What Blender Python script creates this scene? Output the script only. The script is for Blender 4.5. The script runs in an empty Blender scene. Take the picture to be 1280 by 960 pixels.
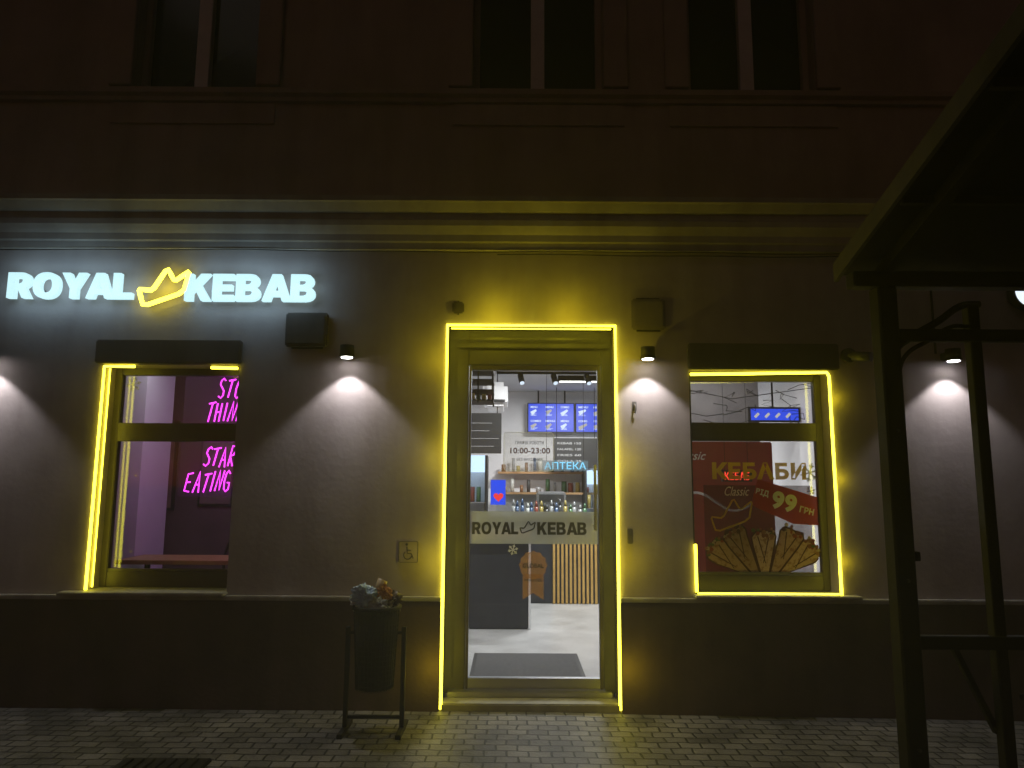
import bpy, bmesh, math, random
from mathutils import Vector, Matrix, noise
random.seed(7)
scene = bpy.context.scene
COL = scene.collection

# ---------------------------------------------------------------- helpers
def root(name):
    o = bpy.data.objects.new(name, None); o.empty_display_size = .2
    COL.objects.link(o); return o

def link(name, me, parent=None, mat=None):
    o = bpy.data.objects.new(name, me); COL.objects.link(o)
    if mat is not None:
        me.materials.clear(); me.materials.append(mat)
    if parent: o.parent = parent
    return o

def from_bm(name, bm, parent=None, mat=None, smooth=False):
    me = bpy.data.meshes.new(name)
    bmesh.ops.recalc_face_normals(bm, faces=bm.faces)
    bm.to_mesh(me); bm.free()
    if smooth:
        for p in me.polygons: p.use_smooth = True
    return link(name, me, parent, mat)

def box(name, x0, x1, y0, y1, z0, z1, mat, parent=None, bev=0.0, rot=None):
    bm = bmesh.new()
    bmesh.ops.create_cube(bm, size=1)
    for v in bm.verts:
        v.co = Vector(((x0+x1)/2+v.co.x*(x1-x0), (y0+y1)/2+v.co.y*(y1-y0), (z0+z1)/2+v.co.z*(z1-z0)))
    if bev > 0:
        bmesh.ops.bevel(bm, geom=list(bm.edges), offset=bev, segments=2, affect='EDGES')
    if rot is not None:
        c = Vector(((x0+x1)/2, (y0+y1)/2, (z0+z1)/2))
        bmesh.ops.rotate(bm, verts=bm.verts, cent=c, matrix=rot)
    return from_bm(name, bm, parent, mat)

def rod(name, a, b, r, mat, parent=None, seg=14, r2=None):
    a = Vector(a); b = Vector(b); d = b-a
    bm = bmesh.new()
    bmesh.ops.create_cone(bm, cap_ends=True, segments=seg, radius1=r, radius2=r if r2 is None else r2, depth=d.length)
    m = Matrix.Translation((a+b)/2) @ d.to_track_quat('Z', 'Y').to_matrix().to_4x4()
    bmesh.ops.transform(bm, matrix=m, verts=bm.verts)
    o = from_bm(name, bm, parent, mat)
    for p in o.data.polygons: p.use_smooth = len(p.vertices) == 4
    return o

def beam(name, a, b, w, h, mat, parent=None, bev=.004):
    """rectangular bar between two points, w = horizontal width, h = other dimension"""
    a = Vector(a); b = Vector(b); d = b-a
    bm = bmesh.new(); bmesh.ops.create_cube(bm, size=1)
    for v in bm.verts: v.co = Vector((v.co.x*w, v.co.y*h, v.co.z*d.length))
    if bev: bmesh.ops.bevel(bm, geom=list(bm.edges), offset=bev, segments=1, affect='EDGES')
    z = d.normalized(); up = Vector((0, 0, 1)) if abs(z.z) < .9 else Vector((0, 1, 0))
    x = up.cross(z).normalized(); y = z.cross(x)
    m = Matrix((x, y, z)).transposed().to_4x4(); m.translation = (a+b)/2
    bmesh.ops.transform(bm, matrix=m, verts=bm.verts)
    return from_bm(name, bm, parent, mat)

def tube(name, strokes, r, mat, parent=None, cyclic=False, smooth=False):
    cu = bpy.data.curves.new(name, 'CURVE'); cu.dimensions = '3D'
    cu.bevel_depth = r; cu.bevel_resolution = 2; cu.use_fill_caps = True
    for pts in strokes:
        if smooth:
            sp = cu.splines.new('BEZIER'); sp.bezier_points.add(len(pts)-1)
            for i, p in enumerate(pts):
                bp = sp.bezier_points[i]; bp.co = p; bp.handle_left_type = bp.handle_right_type = 'AUTO'
        else:
            sp = cu.splines.new('POLY'); sp.points.add(len(pts)-1)
            for i, p in enumerate(pts): sp.points[i].co = (*p, 1)
        sp.use_cyclic_u = cyclic
    t = bpy.data.objects.new('tmp', cu); COL.objects.link(t)
    dg = bpy.context.evaluated_depsgraph_get()
    me = bpy.data.meshes.new_from_object(t.evaluated_get(dg))
    bpy.data.objects.remove(t)
    for p in me.polygons: p.use_smooth = True
    return link(name, me, parent, mat)

def fit_mesh(me, x0, x1, y, z0, z1, ext, rot):
    xs = [v.co.x for v in me.vertices]; ys = [v.co.y for v in me.vertices]
    ax, bx, ay, by = min(xs), max(xs), min(ys), max(ys)
    cx, cz = (x0+x1)/2, (z0+z1)/2
    for v in me.vertices:
        u = (v.co.x-ax)/(bx-ax)-.5; w = (v.co.y-ay)/(by-ay)-.5
        X = u*(x1-x0); Z = w*(z1-z0)
        X, Z = X*math.cos(rot)-Z*math.sin(rot), X*math.sin(rot)+Z*math.cos(rot)
        v.co = Vector((cx+X, y+(.5-v.co.z)*ext, cz+Z))

def text(name, s, x0, x1, y, z0, z1, mat, parent=None, bold=0.0, ext=0.001, rot=0.0, shear=0.0):
    """text mesh fitted in the rectangle x0..x1 / z0..z1, front at y, facing -y"""
    cu = bpy.data.curves.new(name, 'FONT'); cu.body = s; cu.size = 1; cu.offset = bold
    cu.extrude = .5; cu.resolution_u = 4; cu.shear = shear; cu.space_character = 1.0+bold*2.2
    t = bpy.data.objects.new('tmp', cu); COL.objects.link(t)
    dg = bpy.context.evaluated_depsgraph_get()
    me = bpy.data.meshes.new_from_object(t.evaluated_get(dg))
    bpy.data.objects.remove(t)
    fit_mesh(me, x0, x1, y, z0, z1, ext, rot)
    return link(name, me, parent, mat)

def ell(cx, cy, rx, ry, n=28, p=2.3):
    out = []
    for i in range(n):
        a = 2*math.pi*i/n; c, s = math.cos(a), math.sin(a)
        out.append((cx+rx*math.copysign(abs(c)**(2/p), c), cy+ry*math.copysign(abs(s)**(2/p), s)))
    return out
GL = {'E': (.78, [[(0, 0), (.78, 0), (.78, .22), (.28, .22), (.28, .39), (.72, .39), (.72, .60), (.28, .60), (.28, .78), (.77, .78), (.77, 1), (0, 1)]]),
      'L': (.76, [[(0, 0), (.76, 0), (.76, .23), (.29, .23), (.29, 1), (0, 1)]]),
      'K': (.94, [[(0, 0), (.29, 0), (.29, .28), (.39, .40), (.61, 0), (.95, 0), (.58, .60), (.93, 1), (.58, 1), (.29, .65), (.29, 1), (0, 1)]]),
      'A': (1.02, [[(0, 0), (.30, 0), (.36, .18), (.68, .18), (.74, 0), (1.05, 0), (.69, 1), (.36, 1)], [(.43, .38), (.61, .38), (.52, .70)]]),
      'Y': (.96, [[(.345, 0), (.635, 0), (.635, .38), (.98, 1), (.66, 1), (.49, .64), (.32, 1), (0, 1), (.345, .38)]]),
      'R': (.92, [[(0, 0), (.29, 0), (.29, .35), (.42, .35), (.60, 0), (.93, 0), (.70, .40), (.80, .47), (.87, .57), (.885, .69), (.85, .83), (.77, .93), (.66, .985), (.53, 1), (0, 1)],
                  [(.29, .56), (.47, .56), (.56, .60), (.595, .675), (.56, .75), (.48, .79), (.29, .79)]]),
      'B': (.89, [[(0, 0), (.53, 0), (.68, .02), (.80, .08), (.875, .17), (.89, .29), (.86, .40), (.79, .48), (.70, .525), (.78, .58), (.835, .67), (.84, .77), (.80, .88), (.72, .96), (.61, .99), (.50, 1), (0, 1)],
                  [(.28, .20), (.48, .20), (.57, .235), (.60, .305), (.57, .37), (.48, .41), (.28, .41)], [(.28, .61), (.45, .61), (.53, .64), (.56, .705), (.53, .77), (.45, .80), (.28, .80)]]),
      'O': (1.04, [ell(.52, .5, .52, .515), ell(.52, .5, .235, .29)])}
def block(name, s, x0, x1, y, z0, z1, mat, parent, ext=.001):
    """heavy grotesque block letters built from outlines"""
    cu = bpy.data.curves.new(name, 'CURVE'); cu.dimensions = '2D'; cu.fill_mode = 'BOTH'; cu.extrude = .5
    x = 0
    for ch in s:
        w_, loops = GL[ch]
        for L_ in loops:
            sp = cu.splines.new('POLY'); sp.points.add(len(L_)-1)
            for i, p in enumerate(L_): sp.points[i].co = (x+p[0], p[1], 0, 1)
            sp.use_cyclic_u = True
        x += w_+(.02 if ch in 'YAL' else .075)
    t = bpy.data.objects.new('tmp', cu); COL.objects.link(t)
    dg = bpy.context.evaluated_depsgraph_get()
    me = bpy.data.meshes.new_from_object(t.evaluated_get(dg))
    bpy.data.objects.remove(t)
    fit_mesh(me, x0, x1, y, z0, z1, ext, 0)
    return link(name, me, parent, mat)

def poly(name, pts, y, mat, parent=None, th=.001):
    bm = bmesh.new()
    f = bm.faces.new([bm.verts.new((p[0], y, p[1])) for p in pts])
    r = bmesh.ops.extrude_face_region(bm, geom=[f])
    for v in [g for g in r['geom'] if isinstance(g, bmesh.types.BMVert)]: v.co.y += th
    return from_bm(name, bm, parent, mat)

def sheet_with_holes(name, x0, x1, z0, z1, holes, y, th, mat, parent):
    xs = sorted({x0, x1, *[h[0] for h in holes], *[h[1] for h in holes]})
    zs = sorted({z0, z1, *[h[2] for h in holes], *[h[3] for h in holes]})
    xs = [x for x in xs if x0 <= x <= x1]; zs = [z for z in zs if z0 <= z <= z1]
    bm = bmesh.new(); V = {}
    def vv(x, z):
        if (x, z) not in V: V[(x, z)] = bm.verts.new((x, y, z))
        return V[(x, z)]
    for i in range(len(xs)-1):
        for j in range(len(zs)-1):
            cx = (xs[i]+xs[i+1])/2; cz = (zs[j]+zs[j+1])/2
            if any(h[0] < cx < h[1] and h[2] < cz < h[3] for h in holes): continue
            bm.faces.new([vv(xs[i], zs[j]), vv(xs[i+1], zs[j]), vv(xs[i+1], zs[j+1]), vv(xs[i], zs[j+1])])
    r = bmesh.ops.extrude_face_region(bm, geom=list(bm.faces))
    for v in [g for g in r['geom'] if isinstance(g, bmesh.types.BMVert)]: v.co.y += th
    return from_bm(name, bm, parent, mat)

def profile_x(name, prof, x0, x1, mat, parent):
    bm = bmesh.new()
    A = [bm.verts.new((x0, p[0], p[1])) for p in prof]; B = [bm.verts.new((x1, p[0], p[1])) for p in prof]
    n = len(prof)
    for i in range(n): bm.faces.new([A[i], A[(i+1) % n], B[(i+1) % n], B[i]])
    bm.faces.new(A); bm.faces.new(B[::-1])
    return from_bm(name, bm, parent, mat)

# ---------------------------------------------------------------- materials
def principled(name, col, rough=.6, metal=0.0, emis=None, es=0.0, spec=.5):
    m = bpy.data.materials.new(name); m.use_nodes = True
    b = m.node_tree.nodes['Principled BSDF']
    b.inputs['Base Color'].default_value = (*col, 1); b.inputs['Roughness'].default_value = rough
    b.inputs['Metallic'].default_value = metal; b.inputs['Specular IOR Level'].default_value = spec
    if emis: b.inputs['Emission Color'].default_value = (*emis, 1); b.inputs['Emission Strength'].default_value = es
    return m

def noisy(name, c1, c2, scale=3.0, rough=.8, bump=.3, bscale=60, metal=0.0, bdist=.004, detail=4, streaks=0.0, spec=.5):
    m = principled(name, c1, rough, metal, spec=spec); nt = m.node_tree; N = nt.nodes; L = nt.links
    b = N['Principled BSDF']
    tc = N.new('ShaderNodeTexCoord')
    n = N.new('ShaderNodeTexNoise'); n.inputs['Scale'].default_value = scale; n.inputs['Detail'].default_value = detail
    n.inputs['Roughness'].default_value = .65
    r = N.new('ShaderNodeValToRGB'); r.color_ramp.elements[0].color = (*c1, 1); r.color_ramp.elements[1].color = (*c2, 1)
    r.color_ramp.elements[0].position = .32; r.color_ramp.elements[1].position = .68
    L.new(tc.outputs['Object'], n.inputs['Vector']); L.new(n.outputs['Fac'], r.inputs['Fac'])
    colout = r.outputs['Color']
    if streaks > 0:
        mp = N.new('ShaderNodeMapping'); mp.inputs['Scale'].default_value = (4, 4, .6)
        L.new(tc.outputs['Object'], mp.inputs[0])
        ns = N.new('ShaderNodeTexNoise'); ns.inputs['Scale'].default_value = 1.1; ns.inputs['Detail'].default_value = 3; ns.inputs['Roughness'].default_value = .6
        L.new(mp.outputs[0], ns.inputs['Vector'])
        rr = N.new('ShaderNodeValToRGB'); rr.color_ramp.elements[0].position = .34; rr.color_ramp.elements[1].position = .58
        k = 1-streaks; rr.color_ramp.elements[0].color = (k, k*.97, k*.95, 1); rr.color_ramp.elements[1].color = (1, 1, 1, 1)
        L.new(ns.outputs['Fac'], rr.inputs['Fac'])
        mu = N.new('ShaderNodeMixRGB'); mu.blend_type = 'MULTIPLY'; mu.inputs[0].default_value = 1
        L.new(colout, mu.inputs[1]); L.new(rr.outputs[0], mu.inputs[2]); colout = mu.outputs[0]
    L.new(colout, b.inputs['Base Color'])
    if bump > .12:
        n2 = N.new('ShaderNodeTexNoise'); n2.inputs['Scale'].default_value = bscale; n2.inputs['Detail'].default_value = 2
        L.new(tc.outputs['Object'], n2.inputs['Vector'])
        add = N.new('ShaderNodeMath'); add.operation = 'MULTIPLY_ADD'; add.inputs[1].default_value = 2.2
        L.new(n.outputs['Fac'], add.inputs[0]); L.new(n2.outputs['Fac'], add.inputs[2])
        bp = N.new('ShaderNodeBump'); bp.inputs['Strength'].default_value = bump; bp.inputs['Distance'].default_value = bdist
        L.new(add.outputs[0], bp.inputs['Height']); L.new(bp.outputs['Normal'], b.inputs['Normal'])
    return m

def emission(name, col, s, sample=False):
    m = principled(name, (.02, .02, .02), .4, emis=col, es=s)
    if not sample: m.cycles.emission_sampling = 'NONE'
    return m

def glass(name, tint=(1, 1, 1), refl=1.0):
    m = bpy.data.materials.new(name); m.use_nodes = True; nt = m.node_tree; N = nt.nodes; L = nt.links
    N.clear(); out = N.new('ShaderNodeOutputMaterial'); mix = N.new('ShaderNodeMixShader')
    tr = N.new('ShaderNodeBsdfTransparent'); tr.inputs[0].default_value = (*tint, 1)
    gl = N.new('ShaderNodeBsdfGlossy'); gl.inputs['Roughness'].default_value = .02
    fr = N.new('ShaderNodeFresnel'); fr.inputs['IOR'].default_value = 1.5
    L.new(fr.outputs[0], mix.inputs[0]); L.new(tr.outputs[0], mix.inputs[1]); L.new(gl.outputs[0], mix.inputs[2])
    L.new(mix.outputs[0], out.inputs[0]); return m

def film(name, col, alpha, rough=.6):
    m = bpy.data.materials.new(name); m.use_nodes = True; nt = m.node_tree; N = nt.nodes; L = nt.links
    N.clear(); out = N.new('ShaderNodeOutputMaterial'); mix = N.new('ShaderNodeMixShader'); mix.inputs[0].default_value = alpha
    tr = N.new('ShaderNodeBsdfTransparent'); d = N.new('ShaderNodeBsdfDiffuse'); d.inputs[0].default_value = (*col, 1)
    t2 = N.new('ShaderNodeBsdfTranslucent'); t2.inputs[0].default_value = (*col, 1)
    a = N.new('ShaderNodeMixShader'); a.inputs[0].default_value = .5
    L.new(d.outputs[0], a.inputs[1]); L.new(t2.outputs[0], a.inputs[2])
    L.new(tr.outputs[0], mix.inputs[1]); L.new(a.outputs[0], mix.inputs[2]); L.new(mix.outputs[0], out.inputs[0])
    return m

def speckled_film(name, c1, c2, alpha, scale):
    m = film(name, c1, alpha); nt = m.node_tree; N = nt.nodes; L = nt.links
    tc = N.new('ShaderNodeTexCoord'); n = N.new('ShaderNodeTexNoise'); n.inputs['Scale'].default_value = scale; n.inputs['Detail'].default_value = 4
    r = N.new('ShaderNodeValToRGB'); r.color_ramp.elements[0].color = (*c2, 1); r.color_ramp.elements[1].color = (*c1, 1)
    r.color_ramp.elements[0].position = .34; r.color_ramp.elements[1].position = .48
    L.new(tc.outputs['Object'], n.inputs['Vector']); L.new(n.outputs['Fac'], r.inputs['Fac'])
    for q in N:
        if q.bl_idname in ('ShaderNodeBsdfDiffuse', 'ShaderNodeBsdfTranslucent'): L.new(r.outputs[0], q.inputs[0])
    return m

M = {}
M['wall'] = noisy('plaster_lower', (.295, .250, .250), (.40, .345, .34), 1.6, .9, .34, 24, bdist=.004, streaks=.12)
M['wallup'] = noisy('plaster_upper', (.24, .175, .155), (.33, .25, .225), 1.2, .9, .3, 24, bdist=.004, streaks=.16)
M['cornice'] = noisy('cornice_plaster', (.27, .24, .225), (.36, .325, .30), 2.5, .85, .3, 30, streaks=.2)
M['plinth'] = noisy('plinth_render', (.075, .047, .043), (.12, .08, .073), 2.2, .85, .4, 35, streaks=.2, bdist=.005)
M['stone'] = noisy('sill_stone', (.26, .25, .24), (.38, .36, .34), 8, .6, .3, 60, streaks=.2)
M['frame'] = noisy('window_frame_dark', (.04, .033, .028), (.055, .046, .04), 10, .4, .05, 90)
M['lintel'] = noisy('shutter_box_dark', (.07, .058, .055), (.10, .085, .08), 5, .7, .15, 50, streaks=.3)
M['winwood'] = noisy('upper_window_frame', (.45, .40, .38), (.55, .49, .47), 6, .5, .1, 60)
M['black'] = noisy('black_metal', (.009, .007, .007), (.019, .015, .013), 7, .7, .15, 80, spec=.25)
M['blackglass'] = principled('dark_window_glass', (.006, .006, .007), .12, spec=.2)
M['alu'] = principled('aluminium', (.45, .45, .46), .35, .9)
M['glass'] = glass('window_glass', (.96, .98, .98))
M['dooralu'] = noisy('door_frame_grey', (.05, .045, .04), (.07, .065, .06), 9, .4, .05, 90)
M['yel'] = emission('led_yellow', (1, .88, .045), 7, True)
M['crown'] = emission('neon_yellow', (1, .90, .06), 5.5, True)
M['letter'] = emission('letter_face_light', (.60, .93, 1), 1.15)
M['pink'] = emission('neon_pink', (1, .05, .95), 2.6, True)
M['lamp'] = emission('lamp_lens', (1, .97, .95), 25)
M['whitewall'] = noisy('interior_wall_white', (.66, .65, .66), (.74, .73, .74), 2, .8, .1, 50)
M['brownwall'] = noisy('interior_wall_brown', (.08, .05, .055), (.13, .085, .09), 2, .8, .1, 50)
M['greypart'] = noisy('partition_grey', (.12, .115, .12), (.19, .18, .18), 2, .8, .1, 50)
M['ceil'] = noisy('interior_ceiling', (.45, .45, .46), (.52, .52, .53), 2, .9, .1, 50)
M['floor'] = noisy('interior_floor_concrete', (.36, .36, .355), (.56, .56, .55), 2.2, .3, .05, 50)
M['navy'] = noisy('counter_navy', (.02, .022, .03), (.03, .033, .045), 6, .4, .05, 50)
M['chalk'] = principled('chalkboard', (.012, .012, .013), .6)
M['wood'] = noisy('oak_wood', (.32, .17, .07), (.45, .26, .12), 9, .45, .1, 80)
M['gold'] = noisy('slat_wood', (.50, .30, .08), (.62, .40, .12), 9, .45, .1, 80)
M['white'] = principled('white_plastic', (.75, .75, .76), .4)
M['mat'] = noisy('doormat_rubber', (.06, .06, .062), (.09, .09, .092), 30, .95, .5, 200)
M['blue'] = emission('screen_blue', (.02, .07, .8), 1.1)
M['scrw'] = emission('screen_white', (.75, .85, 1), 1.2)
M['scry'] = emission('screen_food', (.8, .75, .7), .7)
M['coolw'] = emission('fridge_light', (.55, .75, 1), 1.6)
M['frost'] = film('frosted_film', (.60, .62, .63), .70)
M['darktxt'] = principled('dark_vinyl', (.03, .03, .03), .6)
M['whitev'] = film('white_vinyl', (.8, .8, .8), .85)
M['yelv'] = film('yellow_vinyl', (.66, .46, .02), .75)
M['redv'] = film('red_vinyl', (.42, .04, .03), .88)
M['redp'] = noisy('red_panel', (.22, .018, .014), (.30, .025, .02), 3, .5, .05, 50)
M['medal'] = film('orange_sticker', (.65, .33, .07), .40)

# ---------------------------------------------------------------- world
w = bpy.data.worlds.new('World'); scene.world = w; w.use_nodes = True
nt = w.node_tree; bg = nt.nodes['Background']
sky = nt.nodes.new('ShaderNodeTexSky'); sky.sky_type = 'NISHITA'; sky.sun_disc = False
sky.sun_elevation = math.radians(1.0); sky.sun_rotation = math.radians(200)
mx = nt.nodes.new('ShaderNodeMixRGB'); mx.blend_type = 'MULTIPLY'; mx.inputs[0].default_value = 1
mx.inputs[2].default_value = (1, .69, .69, 1)
nt.links.new(sky.outputs[0], mx.inputs[1]); nt.links.new(mx.outputs[0], bg.inputs[0])
bg.inputs[1].default_value = .017

sd = bpy.data.lights.new('street_ambient_sun', 'SUN'); sd.energy = .03; sd.angle = math.radians(20); sd.color = (1, .8, .75)  # faint warm sun added in place of ambient street light
so = bpy.data.objects.new('street_ambient_sun', sd); COL.objects.link(so); so.rotation_euler = (math.radians(50), 0, math.radians(-20))

def area(name, loc, direction, sx, sy, e, col, parent, spread=180):
    l = bpy.data.lights.new(name, 'AREA'); l.shape = 'RECTANGLE'; l.size = sx; l.size_y = sy; l.energy = e; l.color = col
    l.spread = math.radians(spread)
    o = bpy.data.objects.new(name, l); COL.objects.link(o); o.location = loc
    o.rotation_euler = Vector(direction).to_track_quat('-Z', 'Z' if abs(direction[2]) < .9 else 'Y').to_euler()
    o.parent = parent; return o

# ---------------------------------------------------------------- building
B = root('shop_building')
DOOR = (-.50, .79, -1, 2.815); WL = (-3.10, -2.07, .79, 2.48); WR = (1.34, 2.41, .79, 2.46)
W3 = (4.9, 5.95, .79, 2.46)
sheet_with_holes('lower_wall', -9, 9, -.3, 3.42, [DOOR, WL, WR, W3], 0, .30, M['wall'], B)
UP = [(-3.05, -2.06, 4.735, 6.6), (-.33, .72, 4.735, 6.6), (1.40, 2.42, 4.735, 6.6), (4.6, 5.6, 4.735, 6.6), (-6.2, -5.2, 4.735, 6.6)]
sheet_with_holes('upper_wall', -9, 9, 3.42, 7.6, UP, -.004, .304, M['wallup'], B)
for i, (a, b) in enumerate([(-9, -.505), (.795, 9)]):
    box('plinth', a, b, -.035, -.001, -.3, .755, M['plinth'], B, .004)
    box('plinth_cap', a, b, -.055, -.0015, .757, .788, M['stone'], B, .006)
prof = [(0, 3.385), (-.03, 3.39), (-.035, 3.44), (-.05, 3.45), (-.055, 3.50), (-.07, 3.52), (-.095, 3.56), (-.10, 3.60), (-.085, 3.615), (-.085, 3.66),
        (-.11, 3.67), (-.15, 3.72), (-.165, 3.73), (-.165, 3.77), (-.03, 3.80), (0, 3.80)]
profile_x('string_cornice', [(p[0]-.005, p[1]) for p in prof], -9, 9, M['cornice'], B)
prof = [(0, 4.60), (-.03, 4.61), (-.035, 4.64), (-.065, 4.66), (-.07, 4.70), (-.02, 4.73), (0, 4.73)]
profile_x('sill_course', [(p[0]-.005, p[1]) for p in prof], -9, 9, M['wallup'], B)
for (a, b, z0, z1) in UP:
    box('apron_panel', a-.16, b+.16, -.02, -.006, 4.42, 4.598, M['wallup'], B, .005)
    for (p, q) in [(a-.19, a-.002), (b+.002, b+.19)]:
        box('window_surround', p, q, -.05, -.006, 4.737, 6.62, M['wallup'], B, .006)
    box('window_hood', a-.24, b+.24, -.10, -.006, 6.625, 6.8, M['cornice'], B, .01)
    fr = .05
    y0, y1 = .10, .16
    box('upper_frame_jamb', a, a+fr, y0, y1, z0, z1, M['wallup'], B, .004)
    box('upper_frame_jamb', b-fr, b, y0, y1, z0, z1, M['wallup'], B, .004)
    box('upper_frame_mullion', (a+b)/2-.055, (a+b)/2+.055, y0-.01, y1, z0, z1, M['winwood'], B, .004)
    box('upper_frame_sill', a+fr, b-fr, y0+.003, y1, z0, z0+.05, M['wallup'], B, .003)
    box('upper_frame_head', a+fr, b-fr, y0+.003, y1, z1-.06, z1, M['winwood'], B, .003)
    box('upper_frame_transom', a+fr, b-fr, y0+.005, y1-.002, z1-.6, z1-.53, M['winwood'], B, .003)
    box('upper_glass', a, b, y1+.003, y1+.012, z0, z1, M['blackglass'], B)
box('roof_cornice', -9.2, 9.2, -.35, 0.3, 7.605, 7.9, M['cornice'], B, .03)
box('roof', -9.1, 9.1, -.2, 7.2, 7.905, 8.1, M['plinth'], B)
box('side_wall', -9, -8.7, .305, 7, -.3, 7.6, M['wallup'], B); box('side_wall', 8.7, 9, .305, 7, -.3, 7.6, M['wallup'], B)
box('rear_wall', -8.69, 8.69, 6.7, 7, -.3, 7.6, M['wallup'], B)
# interior
box('interior_floor', -8.6, 8.6, .305, 6.69, -.2, .055, M['floor'], B)
box('interior_ceiling', -8.6, 8.6, .31, 6.69, 3.0, 3.1, M['ceil'], B)
box('interior_left_room_back_wall', -8.6, -.95, 2.3, 2.42, .056, 2.999, M['brownwall'], B)
box('interior_partition', -.90, -.80, .302, 5.55, .056, 2.999, M['whitewall'], B)
box('interior_pier', -4.3, -3.40, 1.25, 1.8, .056, 2.999, M['whitewall'], B)
box('interior_back_wall', -.79, 4.4, 5.56, 5.68, .056, 2.999, M['whitewall'], B)
box('interior_right_wall', 3.05, 3.15, .302, 5.55, .056, 2.999, M['whitewall'], B)
box('other_shop_back', 3.16, 8.6, 1.8, 1.9, .056, 2.999, M['brownwall'], B)

def window(nm, x0, x1, z0, z1, zt, y=.17):
    """zt: transom centre"""
    yb = y+.06; f = .055
    box(nm+'_frame_left', x0, x0+f, y, yb, z0, z1, M['frame'], B, .005)
    box(nm+'_frame_right', x1-f, x1, y, yb, z0, z1, M['frame'], B, .005)
    box(nm+'_frame_head', x0+f, x1-f, y+.002, yb, z1-.055, z1, M['frame'], B, .005)
    box(nm+'_frame_bottom', x0+f, x1-f, y+.002, yb, z0, z0+.115, M['frame'], B, .005)
    box(nm+'_transom', x0+f, x1-f, y-.012, yb, zt-.07, zt+.07, M['frame'], B, .006)
    box(nm+'_glazing_bead', x0+f, x1-f, y+.01, y+.03, z0+.117, z0+.135, M['dooralu'], B)
    box(nm+'_pane', x0+f, x1-f, y+.035, y+.041, z0+.1, z1-.04, M['glass'], B)
window('left_window', WL[0], WL[1], .815, WL[3], 1.98)
window('right_window', WR[0], WR[1], .815, WR[3], 2.01)
window('far_right_window', W3[0], W3[1], .815, W3[3], 2.01)
for a, b in [(-3.25, -2.06), (1.325, 2.52), (4.85, 6.0)]:
    box('window_sill', a, b, -.10, .23, .789, .813, M['stone'], B, .006)
box('shutter_box', -3.15, -2.05, -.05, .0-.002, 2.485, 2.665, M['lintel'], B, .01)
box('shutter_box', 1.33, 2.47, -.05, .0-.002, 2.465, 2.665, M['lintel'], B, .01)
yD = .22
box('door_frame_left', -.498, -.34, yD, yD+.07, .056, 2.813, M['dooralu'], B, .006)
box('door_frame_right', .70, .788, yD, yD+.07, .056, 2.813, M['dooralu'], B, .006)
box('door_frame_head', -.34, .70, yD+.003, yD+.07, 2.53, 2.813, M['dooralu'], B, .006)
box('door_head_trim', -.42, .76, yD-.025, yD-.002, 2.66, 2.70, M['dooralu'], B, .006)
box('door_leaf_stile', -.336, -.318, yD-.012, yD+.05, .09, 2.526, M['frame'], B, .002)
box('door_leaf_stile', .672, .696, yD-.012, yD+.05, .09, 2.526, M['frame'], B, .002)
box('door_leaf_bottom_rail', -.316, .670, yD-.008, yD+.05, .09, .165, M['alu'], B, .003)
box('door_leaf_top_rail', -.316, .670, yD-.008, yD+.05, 2.49, 2.526, M['frame'], B, .003)
box('door_glass', -.318, .672, yD+.02, yD+.026, .16, 2.495, M['glass'], B)
box('door_threshold', -.46, .75, .14, .300, .045, .085, M['alu'], B, .004)
box('door_step', -.498, .788, -.02, .138, -.05, .05, M['stone'], B, .008)
box('door_handle', .63, .65, yD-.07, yD-.05, 1.25, 1.75, M['alu'], B, .004)
for z in (1.28, 1.7): box('door_handle_mount', .632, .648, yD-.05, yD+.02, z, z+.015, M['alu'], B)

# door graphics
D = root('door_lettering')
yg = yD+.014
box('frosted_band', -.317, .671, yg, yg+.002, 1.145, 1.39, M['frost'], D)
block('band_text_royal', 'ROYAL', -.30, .055, yg-.003, 1.215, 1.31, M['darktxt'], D)
block('band_text_kebab', 'KEBAB', .20, .58, yg-.003, 1.215, 1.31, M['darktxt'], D)
CR = [(-31, 2), (-14, 4), (3, -25), (13, -8), (31, -22), (25, 6), (-24, 24)]
def crown(name, cx, cz, s, y, r, mat, parent, rot=0):
    pts = []
    for (u, v) in CR:
        X, Z = u*s, -v*s
        X, Z = X*math.cos(rot)-Z*math.sin(rot), X*math.sin(rot)+Z*math.cos(rot)
        pts.append((cx+X, y, cz+Z))
    dense = []
    n = len(pts)
    for i in range(n):
        a = Vector(pts[i]); b = Vector(pts[(i+1) % n])
        for t in (.12, .5, .88): dense.append(tuple(a.lerp(b, t)))
    return tube(name, [dense], r, mat, parent, cyclic=True)
crown('band_crown', .127, 1.27, .0019, yg-.003, .005, M['darktxt'], D)
def rrect(x0, x1, z0, z1, r, y, n=5):
    P = []
    for cx, cz, a0 in [(x1-r, z1-r, 0), (x0+r, z1-r, 90), (x0+r, z0+r, 180), (x1-r, z0+r, 270)]:
        for i in range(n+1):
            a = math.radians(a0+90*i/n); P.append((cx+r*math.cos(a), y, cz+r*math.sin(a)))
    return P
tube('hours_outline', [rrect(-.06, .33, 1.70, 2.0, .03, yg)], .0022, M['whitev'], D, cyclic=True)
box('hours_sticker', -.058, .328, yg+.001, yg+.002, 1.702, 1.998, film('hours_film', (.5, .48, .46), .18), D)
text('hours_title', 'ГРАФІК РОБОТИ', .03, .25, yg-.002, 1.905, 1.935, M['darktxt'], D, .01)
text('hours_time', '10:00-23:00', -.01, .30, yg-.002, 1.835, 1.88, film('brown_vinyl', (.16, .05, .03), .9), D, .02)
text('hours_days', 'БЕЗ ВИХІДНИХ', .04, .24, yg-.002, 1.775, 1.80, M['darktxt'], D, .01)
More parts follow.
